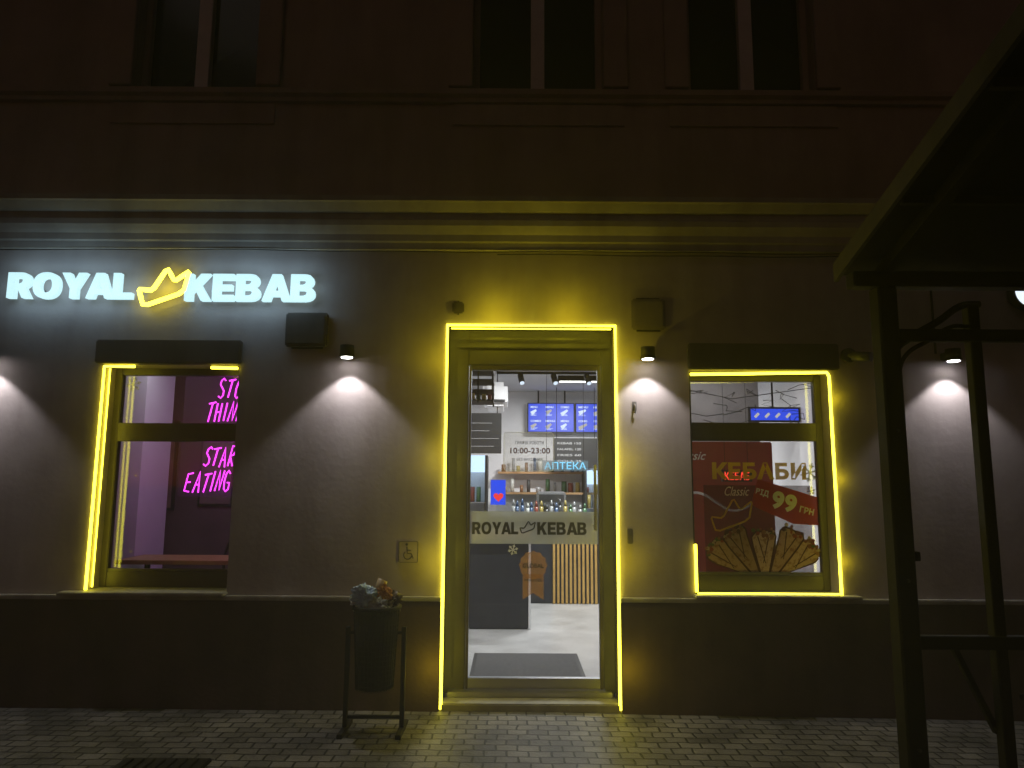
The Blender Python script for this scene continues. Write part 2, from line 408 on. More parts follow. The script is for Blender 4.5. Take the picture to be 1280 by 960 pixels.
def snowflake(name, cx, cz, r, y, parent, th=.004):
    S = []
    for k in range(6):
        a = k*math.pi/3+.26; d = Vector((math.cos(a), 0, math.sin(a))); c = Vector((cx, y, cz))
        S.append([tuple(c), tuple(c+d*r)])
        for sg in (1, -1):
            e = Vector((math.cos(a+sg*.8), 0, math.sin(a+sg*.8))); S.append([tuple(c+d*r*.55), tuple(c+d*r*.55+e*r*.32)])
    return tube(name, S, th, M['whitev'], parent)
snowflake('snowflake_decal', .015, 1.10, .04, yg, D)
pts = [(.17+.105*math.cos(t*math.pi/12)*(1+.05*math.cos(t*math.pi)), .985+.105*math.sin(t*math.pi/12)*(1+.05*math.cos(t*math.pi))) for t in range(24)]
poly('award_sticker', pts, yg, M['medal'], D, .001)
poly('award_ribbon', [(.09, .92), (.09, .73), (.17, .78), (.25, .73), (.25, .92)], yg+.0015, M['medal'], D, .001)
text('award_text', 'GLOBAL', .09, .25, yg-.002, .965, 1.0, M['darktxt'], D, .02)
text('award_text', 'AWARDS 2023', .10, .24, yg-.002, .865, .885, M['darktxt'], D, .01)
box('heart_decal_panel', -.16, -.045, yg, yg+.001, 1.44, 1.63, M['blue'], D)  # sticker panel given its own glow by the screen material
hp = []
for i in range(28):
    t = i/28*2*math.pi
    hp.append((-.10+.0024*16*math.sin(t)**3, 1.50+.0024*(13*math.cos(t)-5*math.cos(2*t)-2*math.cos(3*t)-math.cos(4*t))))
poly('heart_decal', hp, yg-.002, emission('heart_red_glow', (.9, .05, .05), 1), D, .001)  # heart sticker made to glow by emission

# ---------------------------------------------------------------- LED strips
S = root('led_strip_light')
YS = -.010
YC = (1, .84, .02)
def glow(x, z, e, parent, y=-.22, col=YC):  # unseen point lights added off the wall to widen the yellow spill
    l = bpy.data.lights.new('added_spill_light', 'POINT'); l.energy = e; l.color = col; l.shadow_soft_size = 0.0
    o = bpy.data.objects.new('added_spill_light', l); COL.objects.link(o); o.location = (x, y, z); o.parent = parent
tube('door_strip', [[(-.495, YS, .01), (-.495, YS, 2.80), (.785, YS, 2.80), (.785, YS, .01)]], .0120, M['yel'], S)
tube('door_strip_inner_head', [[(-.47, .04, 2.785), (.76, .04, 2.785)]], .005, M['yel'], S)
for i in range(4):
    z = .3+i*.74
    glow(-.53, z, 1.15, S, -.18); glow(.82, z, 1.15, S, -.18)
for x in (-.12, .42): glow(x, 2.87, 2.0, S, -.20)
S2 = root('led_strip_light')
tube('window_strip_side', [[(-3.09, YS, .82), (-3.09, YS, 2.465), (-2.86, YS, 2.465)], [(-2.28, YS, 2.46), (-2.08, YS, 2.455)]], .0110, M['yel'], S2)
tube('window_strip_inner', [[(-3.085, .06, .83), (-3.085, .06, 2.46)]], .006, M['yel'], S2)
for z in (1.05, 1.65, 2.25): glow(-3.02, z, .22, S2, -.03)
S3 = root('led_strip_light')
tube('window_strip_side', [[(1.35, YS, 2.43), (1.75, YS, 2.437), (2.385, YS, 2.45), (2.40, YS, 2.42), (2.405, YS, .815)], [(1.352, YS, .83), (1.352, YS, 1.17)]], .0110, M['yel'], S3)
tube('window_strip_sill', [[(1.36, YS, .821), (2.39, YS, .821)]], .0055, M['yel'], S3)
for z in (1.05, 1.65, 2.25): glow(2.44, z, .20, S3, -.06)

# ---------------------------------------------------------------- shop sign
G = root('shop_sign')
block('letters_royal', 'ROYAL', -3.845, -2.895, -.075, 2.975, 3.18, M['letter'], G, .045)
block('letters_kebab', 'KEBAB', -2.495, -1.505, -.075, 2.965, 3.175, M['letter'], G, .045)
crown('crown_neon', -2.655, 3.065, .0061, -.07, .018, M['crown'], G)
crown('crown_backplate', -2.655, 3.065, .0060, -.050, .010, M['black'], G)
glow(-2.655, 3.06, .5, G, -.10)  # unseen point light added to spread the crown's glow on the wall
for x in (-3.6, -3.15, -2.3, -1.8): rod('standoff', (x, -.03, 3.05), (x, .0, 3.05), .008, M['alu'], G)
area('letter_halo_fill', (-3.37, -.22, 3.08), (0, 1, 0), .95, .15, 2.0, (.5, .8, 1), G)  # unseen area lights added in front of the letters to spread their bluish halo
area('letter_halo_fill', (-2.0, -.22, 3.07), (0, 1, 0), .95, .15, 2.0, (.5, .8, 1), G)

# ---------------------------------------------------------------- wall lamps
def wall_lamp(x, z=2.53):
    R = root('wall_lamp')
    rod('lamp_body', (x, -.12, z+.005), (x, -.12, z+.085), .052, M['black'], R, 24)
    rod('lamp_rim', (x, -.12, z-.003), (x, -.12, z+.012), .057, M['black'], R, 24)
    box('lamp_bracket', x-.03, x+.03, -.09, -.002, z+.02, z+.07, M['black'], R, .004)
    rod('lamp_lens', (x, -.12, z-.008), (x, -.12, z-.004), .04, M['lamp'], R, 24)
    l = bpy.data.lights.new('lamp_spot', 'SPOT'); l.energy = 25; l.spot_size = math.radians(100); l.spot_blend = .38
    l.shadow_soft_size = .02; l.color = (1, .98, .99)
    o = bpy.data.objects.new('lamp_spot', l); COL.objects.link(o); o.location = (x, -.125, z-.012); o.rotation_euler = (math.radians(0), 0, 0); o.parent = R
    return R
for x in (-3.93, -1.23, 1.01, 3.285): wall_lamp(x)
c = root('electrical_conduit')
rod('conduit', (3.22, -.012, 2.60), (3.22, -.012, 3.38), .008, M['black'], c)
cab = root('facade_cable')
pts = []
for i in range(60):
    x = -4.6+i*.16; pts.append((x, -.045, 3.372+.004*math.sin(x*2.1)+.003*math.sin(x*5.3)))
tube('cable', [pts], .004, M['black'], cab)
tube('cable_lower', [[(p[0], -.04, p[2]-.02-.008*math.sin(p[0]*1.3)) for p in pts[28:]]], .004, M['black'], cab)

def junction(x0, x1, z0, z1, d, nm, mat):
    R = root(nm)
    box('housing', x0, x1, -d, -.012, z0, z1, mat, R, .012)
    box('cover', x0+.02, x1-.02, -d-.008, -d-.001, z0+.02, z1-.02, mat, R, .004)
    box('back_plate', x0+.04, x1-.04, -.0115, -.001, z0-.01, z1+.01, M['black'], R)
junction(-1.72, -1.40, 2.62, 2.88, .06, 'wall_loudspeaker', M['lintel'])
junction(.91, 1.17, 2.77, 3.01, .03, 'wall_loudspeaker', noisy('pale_speaker_cover', (.14, .115, .115), (.19, .16, .16), 5, .8, .15, 50))  # second cover coloured close to the wall tone
junction(-.46, -.37, 2.89, 2.98, .03, 'junction_box', M['lintel'])
R = root('security_camera')
rod('camera_base', (2.55, -.002, 2.58), (2.55, -.04, 2.58), .055, M['dooralu'], R, 20)
rod('camera_arm', (2.55, -.04, 2.58), (2.57, -.10, 2.56), .018, M['dooralu'], R)
rod('camera_body', (2.55, -.09, 2.565), (2.64, -.19, 2.54), .035, M['dooralu'], R, 20)
R = root('accessibility_sign')
box('plate', -.83, -.675, -.008, -.001, 1.02, 1.185, M['wall'], R, .002)
tube('plate_border', [rrect(-.822, -.683, 1.028, 1.177, .01, -.009)], .002, M['darktxt'], R, cyclic=True)
cx, cz = -.755, 1.08
tube('wheelchair_symbol', [[(cx+.03*math.cos(a), -.01, cz+.03*math.sin(a)) for a in [math.radians(130+i*20) for i in range(12)]],
     [(cx-.008, -.01, cz+.06), (cx-.004, -.01, cz+.012), (cx+.026, -.01, cz+.01), (cx+.04, -.01, cz-.025)], [(cx-.006, -.01, cz+.035), (cx+.022, -.01, cz+.033)]], .0035, M['darktxt'], R)
rod('symbol_head', (cx-.01, -.011, cz+.076), (cx-.01, -.008, cz+.076), .009, M['darktxt'], R)
R = root('wall_hook')
box('plate', .905, .94, -.006, -.001, 2.15, 2.22, M['lintel'], R, .002)
tube('hook', [[(.925, -.005, 2.20), (.925, -.02, 2.19), (.925, -.022, 2.15), (.925, -.015, 2.13)]], .006, M['lintel'], R, smooth=True)
R = root('doorbell')
box('body', .855, .895, -.015, -.001, 1.17, 1.28, M['lintel'], R, .005); rod('button', (.875, -.02, 1.24), (.875, -.015, 1.24), .010, M['dooralu'], R)
R = root('round_wall_sign')
rod('sign_rim', (3.93, -.10, 3.07), (3.93, -.02, 3.07), .135, M['black'], R, 40)
rod('sign_face', (3.93, -.104, 3.07), (3.93, -.101, 3.07), .125, emission('round_sign_light', (.8, .9, 1), 1.3), R, 40)
text('sign_letter', 'F', 3.875, 3.965, -.108, 3.0, 3.14, M['darktxt'], R, .05, .003)

# ---------------------------------------------------------------- interior objects
R = root('menu_screen')
def screen(x0, x1, z0, z1, y):
    box('screen_housing', x0-.015, x1+.015, y+.003, y+.05, z0-.015, z1+.015, M['chalk'], R)
    box('screen_face', x0, x1, y, y+.002, z0, z1, M['blue'], R)
    n = 3 if x1-x0 > .5 else 2
    for i in range(n):
        cx = x0+(i+.5)*(x1-x0)/n
        for j in range(2):
            cz = z0+(j+.5)*(z1-z0)/2
            text('screen_menu', random.choice(['KEBAB', 'MENU', 'COMBO', 'LAVASH']), cx-.08, cx+random.uniform(.02, .08), y-.004, cz+.04, cz+.07, M['scrw'], R, .02)
            rod('screen_food', (cx-.07, y-.002, cz-random.uniform(.03, .06)), (cx+random.uniform(.0, .06), y-.002, cz+.01), .03, random.choice([M['scrw'], M['scry'], M['scry']]), R, 8, .015)
            for q in range(3): box('screen_price_row', cx-.08, cx-.02+random.uniform(0, .05), y-.003, y-.002, cz-.075+q*.012, cz-.070+q*.012, M['scrw'], R)
for a, b in [(.25, .93), (.97, 1.65), (1.69, 2.37), (2.4, 2.98)]: screen(a, b, 2.38, 2.80, 5.4)
for a in (.3, .7, 1.2, 1.8): rod('screen_bracket', (a+.1, 5.42, 2.8), (a+.1, 5.42, 3.0), .012, M['black'], R)
R = root('wall_screen')
box('screen_housing', 2.50, 3.04, 2.16, 2.19, 2.26, 2.42, M['chalk'], R); box('screen_face', 2.52, 3.02, 2.155, 2.159, 2.28, 2.40, M['blue'], R)
for i in range(4): rod('screen_food', (2.56+i*.11, 2.153, 2.31), (2.60+i*.11, 2.153, 2.35), .014, M['scry'], R, 8)
rod('screen_bracket', (2.76, 2.18, 2.42), (2.76, 2.18, 3.0), .01, M['black'], R)

R = root('bar_counter')
box('front', -.45, .19, 2.6, 3.3, .057, 1.0, M['navy'], R, .01)
box('edge', .191, .215, 2.6, 3.3, .057, 1.0, M['white'], R)
box('top', -.48, .22, 2.55, 3.35, 1.001, 1.05, M['wood'], R, .005)
box('rear_front', -.3, 3.0, 4.3, 4.9, .057, 1.10, M['navy'], R, .01)
box('rear_top', -.34, 3.0, 4.25, 4.95, 1.101, 1.15, M['chalk'], R, .005)
for i in range(22):
    x = .55+i*.055; box('slat', x, x+.03, 4.262, 4.298, .06, 1.09, M['gold'], R, .002)
box('glass_guard', -.2, 2.4, 4.28, 4.29, 1.16, 1.5, M['glass'], R)
cols = [(.25, .06, .04), (.35, .27, .07), (.06, .14, .06), (.5, .5, .46), (.22, .11, .05), (.05, .09, .18), (.05, .05, .05), (.3, .3, .3)]
R = root('bottle')
cm = [principled('bottle_col_%d' % i, c_, .25) for i, c_ in enumerate(cols)]
for i in range(16):
    x = .02+i*.065+random.uniform(-.01, .01); h = random.uniform(.16, .26)
    m = random.choice(cm)
    rod('bottle_body', (x, 4.5, 1.151), (x, 4.5, 1.151+h*.65), .026, m, R, 10); rod('bottle_neck', (x, 4.5, 1.151+h*.65), (x, 4.5, 1.151+h), .024, m, R, 10, .009)
R = root('espresso_machine')
box('machine_body', .35, .75, 4.6, 4.88, 1.151, 1.50, M['alu'], R, .02); box('machine_panel', .38, .72, 4.585, 4.598, 1.36, 1.46, M['chalk'], R)
for x in (.45, .6): rod('group_head', (x, 4.56, 1.26), (x, 4.56, 1.34), .03, M['chalk'], R)
box('drip_tray', .38, .72, 4.5, 4.598, 1.152, 1.18, M['chalk'], R)
R = root('back_shelf')
for z in (1.45, 1.75):
    box('shelf_board', -.2, 1.6, 5.3, 5.55, z, z+.03, M['wood'], R)
    x = -.15
    while x < 1.5:
        h = random.uniform(.07, .22); r_ = random.uniform(.018, .045)
        rod('jar', (x+r_, 5.42, z+.031), (x+r_, 5.42, z+.031+h), r_, random.choice(cm), R, 8); x += 2*r_+random.uniform(.004, .10)
R = root('chalkboard_menu')
box('board', .60, 1.25, 5.0, 5.03, 1.83, 2.26, M['chalk'], R, .003)
for i, s in enumerate(['KEBAB 150', 'FALAFEL 120', 'FRIES 60', 'COLA 35']): text('chalk_line', s, .66, 1.0, 4.996, 2.17-i*.085, 2.2-i*.085, M['whitev'], R)
for x in (.65, 1.2): rod('board_chain', (x, 5.015, 2.26), (x, 5.015, 3.0), .004, M['black'], R)
R = root('wall_menu_board')
box('board', -.55, -.12, 3.0, 3.04, 1.95, 2.42, M['chalk'], R, .003)
for i in range(4): box('grid_line', -.53, -.14+random.uniform(-.2, 0), 2.994, 2.999, 2.03+i*.09, 2.034+i*.09, M['whitev'], R)
for x in (-.5, -.17): rod('board_rod', (x, 3.02, 2.42), (x, 3.02, 3.0), .005, M['black'], R)
R = root('air_conditioner')
box('body', -.34, -.05, 2.9, 3.7, 2.50, 2.78, M['white'], R, .05)
box('vent', -.31, -.08, 2.89, 2.93, 2.54, 2.57, M['chalk'], R)
rod('bracket', (-.2, 3.05, 2.77), (-.2, 3.05, 3.0), .015, M['white'], R)
R = root('hanging_rack')
for k in range(5):
    box('rack_slat', -.48, -.18, 1.55, 1.95, 2.40+k*.10, 2.412+k*.10, M['black'], R)
for (x, y) in ((-.47, 1.56), (-.19, 1.56), (-.47, 1.94), (-.19, 1.94), (-.33, 1.56)):
    rod('rack_upright', (x, y, 2.38), (x, y, 2.999), .008, M['black'], R)
for k in range(5): box('rack_crate', -.46+.055*k, -.42+.055*k, 1.6, 1.9, 2.413, 2.413+random.uniform(.04, .08), random.choice(cm), R)
def fridge(nm, x0, x1, y0, y1, z1):
    R = root(nm)
    box('cabinet_back', x0, x1, y1-.04, y1, .057, z1, M['white'], R)
    box('cabinet_side', x0, x0+.03, y0, y1-.041, .057, z1, M['chalk'], R); box('cabinet_side', x1-.03, x1, y0, y1-.041, .057, z1, M['chalk'], R)
    box('cabinet_base', x0+.031, x1-.031, y0, y1-.041, .057, .3, M['chalk'], R)
    box('header', x0+.031, x1-.031, y0, y1-.041, z1-.2, z1, M['coolw'], R)
    box('interior_light', x0+.04, x0+.06, y1-.1, y1-.08, .35, z1-.22, M['coolw'], R)
    for k in range(4):
        z = .35+k*(z1-.6)/4; box('fridge_shelf', x0+.031, x1-.031, y0+.05, y1-.05, z, z+.012, M['alu'], R)
        for i in range(int((x1-x0-.08)/.075)):
            x = x0+.07+i*.075; m = random.choice(cm)
            rod('can', (x, y0+.12, z+.013), (x, y0+.12, z+.20), .028, m, R, 10)
fridge('drinks_fridge', -.78, -.30, 3.6, 4.15, 1.95)
fridge('drinks_fridge', 1.05, 1.6, 5.0, 5.5, 1.80)
R = root('doormat')
box('mat', -.30, .58, .5, 1.45, .0565, .07, M['mat'], R, .004)
box('mat_border', -.33, .61, .47, 1.48, .056, .063, M['chalk'], R, .002)
R = root('pharmacy_sign_reflection')  # glowing letters stand in for a pharmacy sign reflected in the door glass
text('letters', 'АПТЕКА', .30, .68, 1.2, 1.735, 1.80, emission('reflected_sign_cyan', (.25, .7, 1), 1.3), R, .01, .01)
box('carrier', .28, .70, 1.212, 1.222, 1.72, 1.815, film('acrylic', (.3, .5, .6), .15), R)  # carrier and wires are made up to hold the reflected lettering
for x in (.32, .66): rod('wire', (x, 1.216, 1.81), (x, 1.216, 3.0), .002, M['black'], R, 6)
for (x, y, e) in [(.3, 2.0, 56), (1.9, 1.6, 12), (.9, 3.9, 90)]:
    R = root('ceiling_lamp')
    box('housing', x-.3, x+.3, y-.05, y+.05, 2.93, 2.999, M['black'], R, .004)
    box('diffuser', x-.28, x+.28, y-.04, y+.04, 2.922, 2.929, emission('ceiling_diffuser', (1, .97, .93), 4), R)
    area('panel_light', (x, y, 2.91), (0, 0, -1), .55, .09, e, (1, .98, .97), R)
R = root('track_light')
beam('track', (-.7, 3.2, 2.93), (2.9, 3.2, 2.93), .03, .03, M['black'], R)
for x in (.1, .5, .9, 1.4): 
    rod('spot_can', (x, 3.2, 2.90), (x+.02, 3.12, 2.80), .035, M['black'], R, 16)
    rod('spot_lens', (x+.021, 3.116, 2.796), (x+.022, 3.113, 2.792), .028, M['scrw'], R, 16)
for (x, e) in [(-3.0, 5), (-1.7, 1.5)]:
    R = root('ceiling_lamp')
    box('housing', x-.2, x+.2, .95, 1.05, 2.93, 2.999, M['black'], R, .004)
    box('diffuser', x-.18, x+.18, .96, 1.04, 2.922, 2.929, emission('ceiling_diffuser_dim', (.8, .75, 1), 2), R)
    area('panel_light', (x, 1.0, 2.91), (0, 0, -1), .35, .08, e, (.95, .93, 1), R)
R = root('picture_frame')
box('frame', -4.02, -3.55, 2.27, 2.299, 1.30, 2.25, M['chalk'], R, .004); 
box('picture', -3.99, -3.58, 2.262, 2.269, 1.33, 2.22, noisy('abstract_print', (.14, .09, .08), (.3, .2, .16), 4, .5, 0), R)
R2 = root('picture_frame')
box('frame', -3.30, -2.93, 2.27, 2.299, 1.35, 2.15, M['chalk'], R2, .004)
box('picture', -3.275, -2.955, 2.262, 2.269, 1.375, 2.125, noisy('faded_print', (.12, .08, .08), (.2, .14, .13), 5, .5, 0), R2)
R = root('table')
box('table_top', -3.36, -1.6, .85, 1.35, .905, .94, M['wood'], R, .005)
for x in (-3.2, -2.3, -1.7):
    rod('table_leg', (x, 1.1, .06), (x, 1.1, .905), .025, M['black'], R); box('table_foot', x-.2, x+.2, .95, 1.25, .057, .075, M['black'], R)
def chair(x, y):
    R = root('chair')
    box('seat', x-.2, x+.2, y-.2, y+.2, .60, .63, M['black'], R, .01)
    for sx in (-.18, .18):
        for sy in (-.18, .18): rod('leg', (x+sx*1.1, y+sy*1.1, .057), (x+sx*.9, y+sy*.9, .60), .012, M['black'], R)
    tube('backrest', [[(x-.19, y+.19, .62), (x-.19, y+.22, .95), (x-.12, y+.25, 1.06), (x, y+.26, 1.09), (x+.12, y+.25, 1.06), (x+.19, y+.22, .95), (x+.19, y+.19, .62)]], .014, M['black'], R, smooth=True)
    for k in (-.07, 0, .07): rod('back_spindle', (x+k, y+.2, .62), (x+k, y+.255, 1.06), .007, M['black'], R)
chair(-2.60, 1.6); chair(-2.05, 1.65)
R = root('red_drinks_cabinet')
box('cabinet', 1.50, 2.42, 1.3, 1.9, .057, 2.0, M['redp'], R, .01)
text('header_text', 'Classic', 1.50, 1.80, 1.292, 1.83, 1.91, M['white'], R, .01, shear=.4)
tube('wave_graphic', [[(1.52+.09*i, 1.295, 1.45+.08*math.sin(i*.8)) for i in range(11)]], .012, M['white'], R, smooth=True)
R = root('led_text_display')
box('display_case', 1.83, 2.09, .9, .93, 1.63, 1.73, M['chalk'], R)
text('display_text', 'КЕБАБ', 1.85, 2.07, .895, 1.645, 1.715, emission('led_red', (1, .05, .03), 1.5), R, .02)
for x in (1.86, 2.06): rod('display_wire', (x, .915, 1.73), (x, .915, 3.0), .002, M['black'], R, 6)
R = root('added_partition')  # invented partition, added to darken the view through the right window
box('screen_panel', 1.2, 2.62, 2.2, 2.24, .057, 2.999, M['greypart'], R)
R = root('reflection_twigs')  # invented twigs stand in for dark reflected lines in the upper pane
br_ = []
for i in range(20):
    x = random.uniform(1.42, 2.3); z = random.uniform(2.05, 2.42)
    p = [(x, .45, z)]
    for k in range(4): p.append((p[-1][0]+random.uniform(-.10, .14), .45+random.uniform(-.03, .03), p[-1][2]+random.uniform(-.06, .05)))
    br_.append(p)
br_.append([(1.2, .45, 2.42), (1.8, .45, 2.3), (2.5, .45, 2.40)])
tube('twigs', br_, .003, M['black'], R)
R = root('snowflake_decoration')
snowflake('snowflake', 2.31, 1.70, .075, .215, R, .006)
snowflake('snowflake_small', 2.31, 1.56, .035, .215, R, .004)
R = root('snowflake_decoration')
snowflake('snowflake', -2.98, 2.36, .06, .215, R, .005)

# window poster (film on right window)
P = root('window_poster')
yp = .198
text('title', 'КЕБАБИ', 1.55, 2.275, yp, 1.645, 1.775, M['yelv'], P, .05)
box('poster_ground', 1.48, 2.30, yp+.0045, yp+.0052, .935, 1.60, film('poster_red_ground', (.12, .015, .012), .45), P)
poly('price_tag', [(1.90, 1.65), (2.36, 1.51), (2.35, 1.30), (2.16, 1.31), (1.84, 1.45)], yp+.003, M['redv'], P)
ra = math.radians(-14)
text('price', '99', 2.00, 2.19, yp-.002, 1.405, 1.545, M['whitev'], P, .05, rot=ra)
text('price_from', 'ВІД', 1.88, 1.98, yp-.002, 1.515, 1.57, M['whitev'], P, .04, rot=ra)
text('price_unit', 'ГРН', 2.21, 2.32, yp-.002, 1.385, 1.435, M['whitev'], P, .04, rot=ra)
text('logo', 'Classic', 1.64, 1.83, yp-.002, 1.52, 1.59, M['whitev'], P, .0, shear=.4)
crown('poster_crown', 1.69, 1.37, .0052, yp, .007, M['yelv'], P)
tort = [speckled_film('tortilla_%d' % i, c_, (c_[0]*.6, c_[1]*.45, c_[2]*.35), .93, 34) for i, c_ in enumerate([(.50, .33, .27), (.60, .43, .36), (.44, .28, .23)])]
edge = film('wrap_outline_edge', (.08, .02, .018), .92)  # dark outline and fold lines printed on the wraps
fil = [film('filling_%d' % i, c_, .92) for i, c_ in enumerate([(.30, .05, .03), (.09, .15, .04), (.32, .15, .09), (.48, .38, .32), (.12, .04, .03), (.24, .08, .05)])]
def clampp(p): return (max(1.42, min(2.34, p.x)), max(.935, p.y))
for k, (ang, L_, bx) in enumerate([(46, .34, 1.80), (-46, .34, 2.05), (24, .38, 1.86), (-24, .38, 1.99), (0, .33, 1.925)]):
    a = math.radians(ang)
    d = Vector((-math.sin(a), math.cos(a))); n = Vector((d.y, -d.x)); o = Vector((bx, .885))
    tip = o+d*L_
    for (gr, mt, yy) in ((.013, edge, yp+.0036-k*.0012), (0, tort[k % 3], yp+.0030-k*.0012)):
        w0, w1 = .025+gr, .088+gr
        pts = [o-n*w0, o+n*w0, tip+n*w1*.86-d*.06, tip+n*w1+d*.0, tip+n*w1*.75+d*(.035+gr), tip+n*w1*.25+d*(.022+gr), tip-n*w1*.2+d*(.03+gr), tip-n*w1*.7+d*(.022+gr), tip-n*w1-d*.01, tip-n*w1*.85-d*.08]
        poly('wrap', [clampp(p) for p in pts], yy, mt, P, .0003)
    for (s0, s1) in ((-.05, .005), (.035, -.012)):
        poly('fold', [clampp(p) for p in (tip+n*s0, tip+n*s1-d*.20, tip+n*(s1+.006)-d*.20, tip+n*(s0+.010))], yp+.0026-k*.0012, edge, P, .0002)
    for j in range(20):
        c_ = tip+n*random.uniform(-.078, .078)+d*random.uniform(-.005, .055); r = random.uniform(.008, .020)
        q = [(c_.x+r*math.cos(t)*random.uniform(.7, 1.1), c_.y+r*math.sin(t)*random.uniform(.7, 1.1)) for t in [i*math.pi/4 for i in range(8)]]
        poly('filling', q, yp+.0024-j*.00003-k*.0012, random.choice(fil), P, .00002)

# neon sign in left window
F = {'S': [[(.8, .88), (.5, 1), (.2, .88), (.15, .68), (.45, .53), (.75, .38), (.78, .15), (.5, 0), (.1, .10)]], 'T': [[(0, .92), (.95, 1)], [(.5, .95), (.42, 0)]],
     'O': [[(.5, 1), (.22, .85), (.1, .5), (.2, .12), (.45, 0), (.75, .15), (.88, .5), (.78, .88), (.5, 1)]], 'P': [[(.2, 0), (.25, 1), (.65, .98), (.82, .78), (.7, .55), (.25, .48)]],
     'H': [[(.15, 0), (.22, 1)], [(.75, 0), (.82, 1)], [(.18, .5), (.78, .53)]], 'I': [[(.45, 0), (.52, 1)]],
     'N': [[(.12, 0), (.2, 1), (.7, .05), (.82, 1)]], 'K': [[(.15, 0), (.22, 1)], [(.8, .98), (.2, .45), (.8, 0)]],
     'A': [[(.05, 0), (.5, 1), (.85, 0)], [(.2, .38), (.72, .38)]], 'R': [[(.15, 0), (.22, 1), (.62, .98), (.78, .78), (.65, .56), (.2, .5), (.8, 0)]],
     'E': [[(.8, 1), (.15, .95), (.1, .05), (.75, 0)], [(.13, .5), (.65, .52)]], 'G': [[(.8, .85), (.5, 1), (.22, .85), (.1, .5), (.2, .12), (.5, 0), (.82, .12), (.84, .42), (.5, .42)]]}
R = root('neon_sign')
yn = .5
rows = [('STOP', -2.43, 2.285, .165), ('THINKING', -2.52, 2.095, .16), ('START', -2.52, 1.725, .16), ('EATING', -2.66, 1.525, .165)]
st = []
for s, x0, z0, h in rows:
    x = x0
    for ch in s:
        wd = (.060 if ch != 'I' else .034)*random.uniform(.9, 1.1); dz = random.uniform(-.010, .010); hh = h*random.uniform(.9, 1.03); sl = random.uniform(.5, 1.1)
        for k in F[ch]:
            st.append([(x+p[0]*wd+.035*p[1]*sl, yn+random.uniform(-.002, .002), z0+dz+p[1]*hh) for p in k])
        x += wd+.009
tube('neon_tubes', st, .0064, M['pink'], R)
box('acrylic_backing', -2.72, -1.75, yn+.042, yn+.048, 1.48, 2.5, film('acrylic_purple', (.35, .2, .4), .12), R)
for x in (-2.6, -1.9): rod('hanging_wire', (x, yn+.045, 2.5), (x, yn+.045, 3.0), .002, M['black'], R, 6)
area('neon_glow', (-2.2, yn+.06, 2.0), (0, 1, 0), .8, .9, 4, (.9, .12, 1), R)

# ---------------------------------------------------------------- litter bin
R = root('litter_bin')
yb = -.45; cx = -.89
for sx in (-.185, .185):
    x = cx+sx
    beam('leg', (x, yb, .02), (x, yb, .66), .03, .03, M['black'], R)
    beam('foot', (x, yb-.16, .015), (x, yb+.16, .015), .035, .03, M['black'], R)
    beam('pivot', (x-(.05 if sx > 0 else -.05), yb, .62), (x, yb, .62), .02, .02, M['black'], R)
beam('leg_crossbar', (cx-.17, yb, .09), (cx+.17, yb, .09), .02, .02, M['black'], R)
bm = bmesh.new()
seg, rings = 36, 16
V = []
for j in range(rings+1):
    t = j/rings; z = .27+.51*t; r = .122+.028*t
    V.append([bm.verts.new((cx+r*math.cos(2*math.pi*i/seg), yb+r*math.sin(2*math.pi*i/seg), z)) for i in range(seg)])
for j in range(rings):
    for i in range(seg): bm.faces.new([V[j][i], V[j][(i+1) % seg], V[j+1][(i+1) % seg], V[j+1][i]])
bk = from_bm('basket_mesh', bm, R, M['black'])
wm = bk.modifiers.new('w', 'WIREFRAME'); wm.thickness = .005; wm.use_replace = True
bm = bmesh.new(); bmesh.ops.create_cone(bm, cap_ends=True, segments=40, radius1=.116, radius2=.142, depth=.5)
bmesh.ops.translate(bm, verts=bm.verts, vec=(cx, yb, .525)); from_bm('bin_body', bm, R, M['black'], smooth=True)
tube('rim', [[(cx+.153*math.cos(i*math.pi/14), yb+.153*math.sin(i*math.pi/14), .785) for i in range(28)]], .013, M['black'], R, cyclic=True)
def crumple(nm, c_, s, mat, sd):
    bm = bmesh.new(); bmesh.ops.create_icosphere(bm, subdivisions=4, radius=1)
    for v in bm.verts:
        q = v.co*2.1+Vector((sd*3.1, sd*1.7, sd)); n = noise.noise(q)*.55+abs(noise.noise(q*2.3))*.6+noise.noise(q*6)*.12-.15
        v.co = v.co*(1+n); v.co = Vector((c_[0]+v.co.x*s[0], c_[1]+v.co.y*s[1], c_[2]+v.co.z*s[2]))
    from_bm(nm, bm, R, mat)
crumple('blue_white_bag', (cx-.07, yb-.03, .85), (.085, .08, .075), principled('bag_lightblue', (.45, .58, .75), .3), 1)
crumple('white_bag', (cx-.11, yb+.02, .81), (.06, .07, .06), principled('bag_white', (.7, .7, .72), .4), 2)
crumple('dark_bag', (cx+.08, yb+.02, .81), (.08, .08, .07), principled('bag_dark', (.12, .09, .05), .5), 3)
crumple('brown_wrapper', (cx+.05, yb-.03, .87), (.045, .04, .06), principled('wrap_orange', (.5, .24, .06), .5), 4)
crumple('grey_wrapper', (cx+.02, yb-.08, .81), (.07, .04, .045), principled('wrap_grey', (.4, .42, .44), .4), 5)
rod('paper_cup', (cx+.00, yb-.02, .87), (cx+.035, yb+.0, .96), .025, principled('cup_brown', (.45, .33, .2), .5), R, 16, .034)

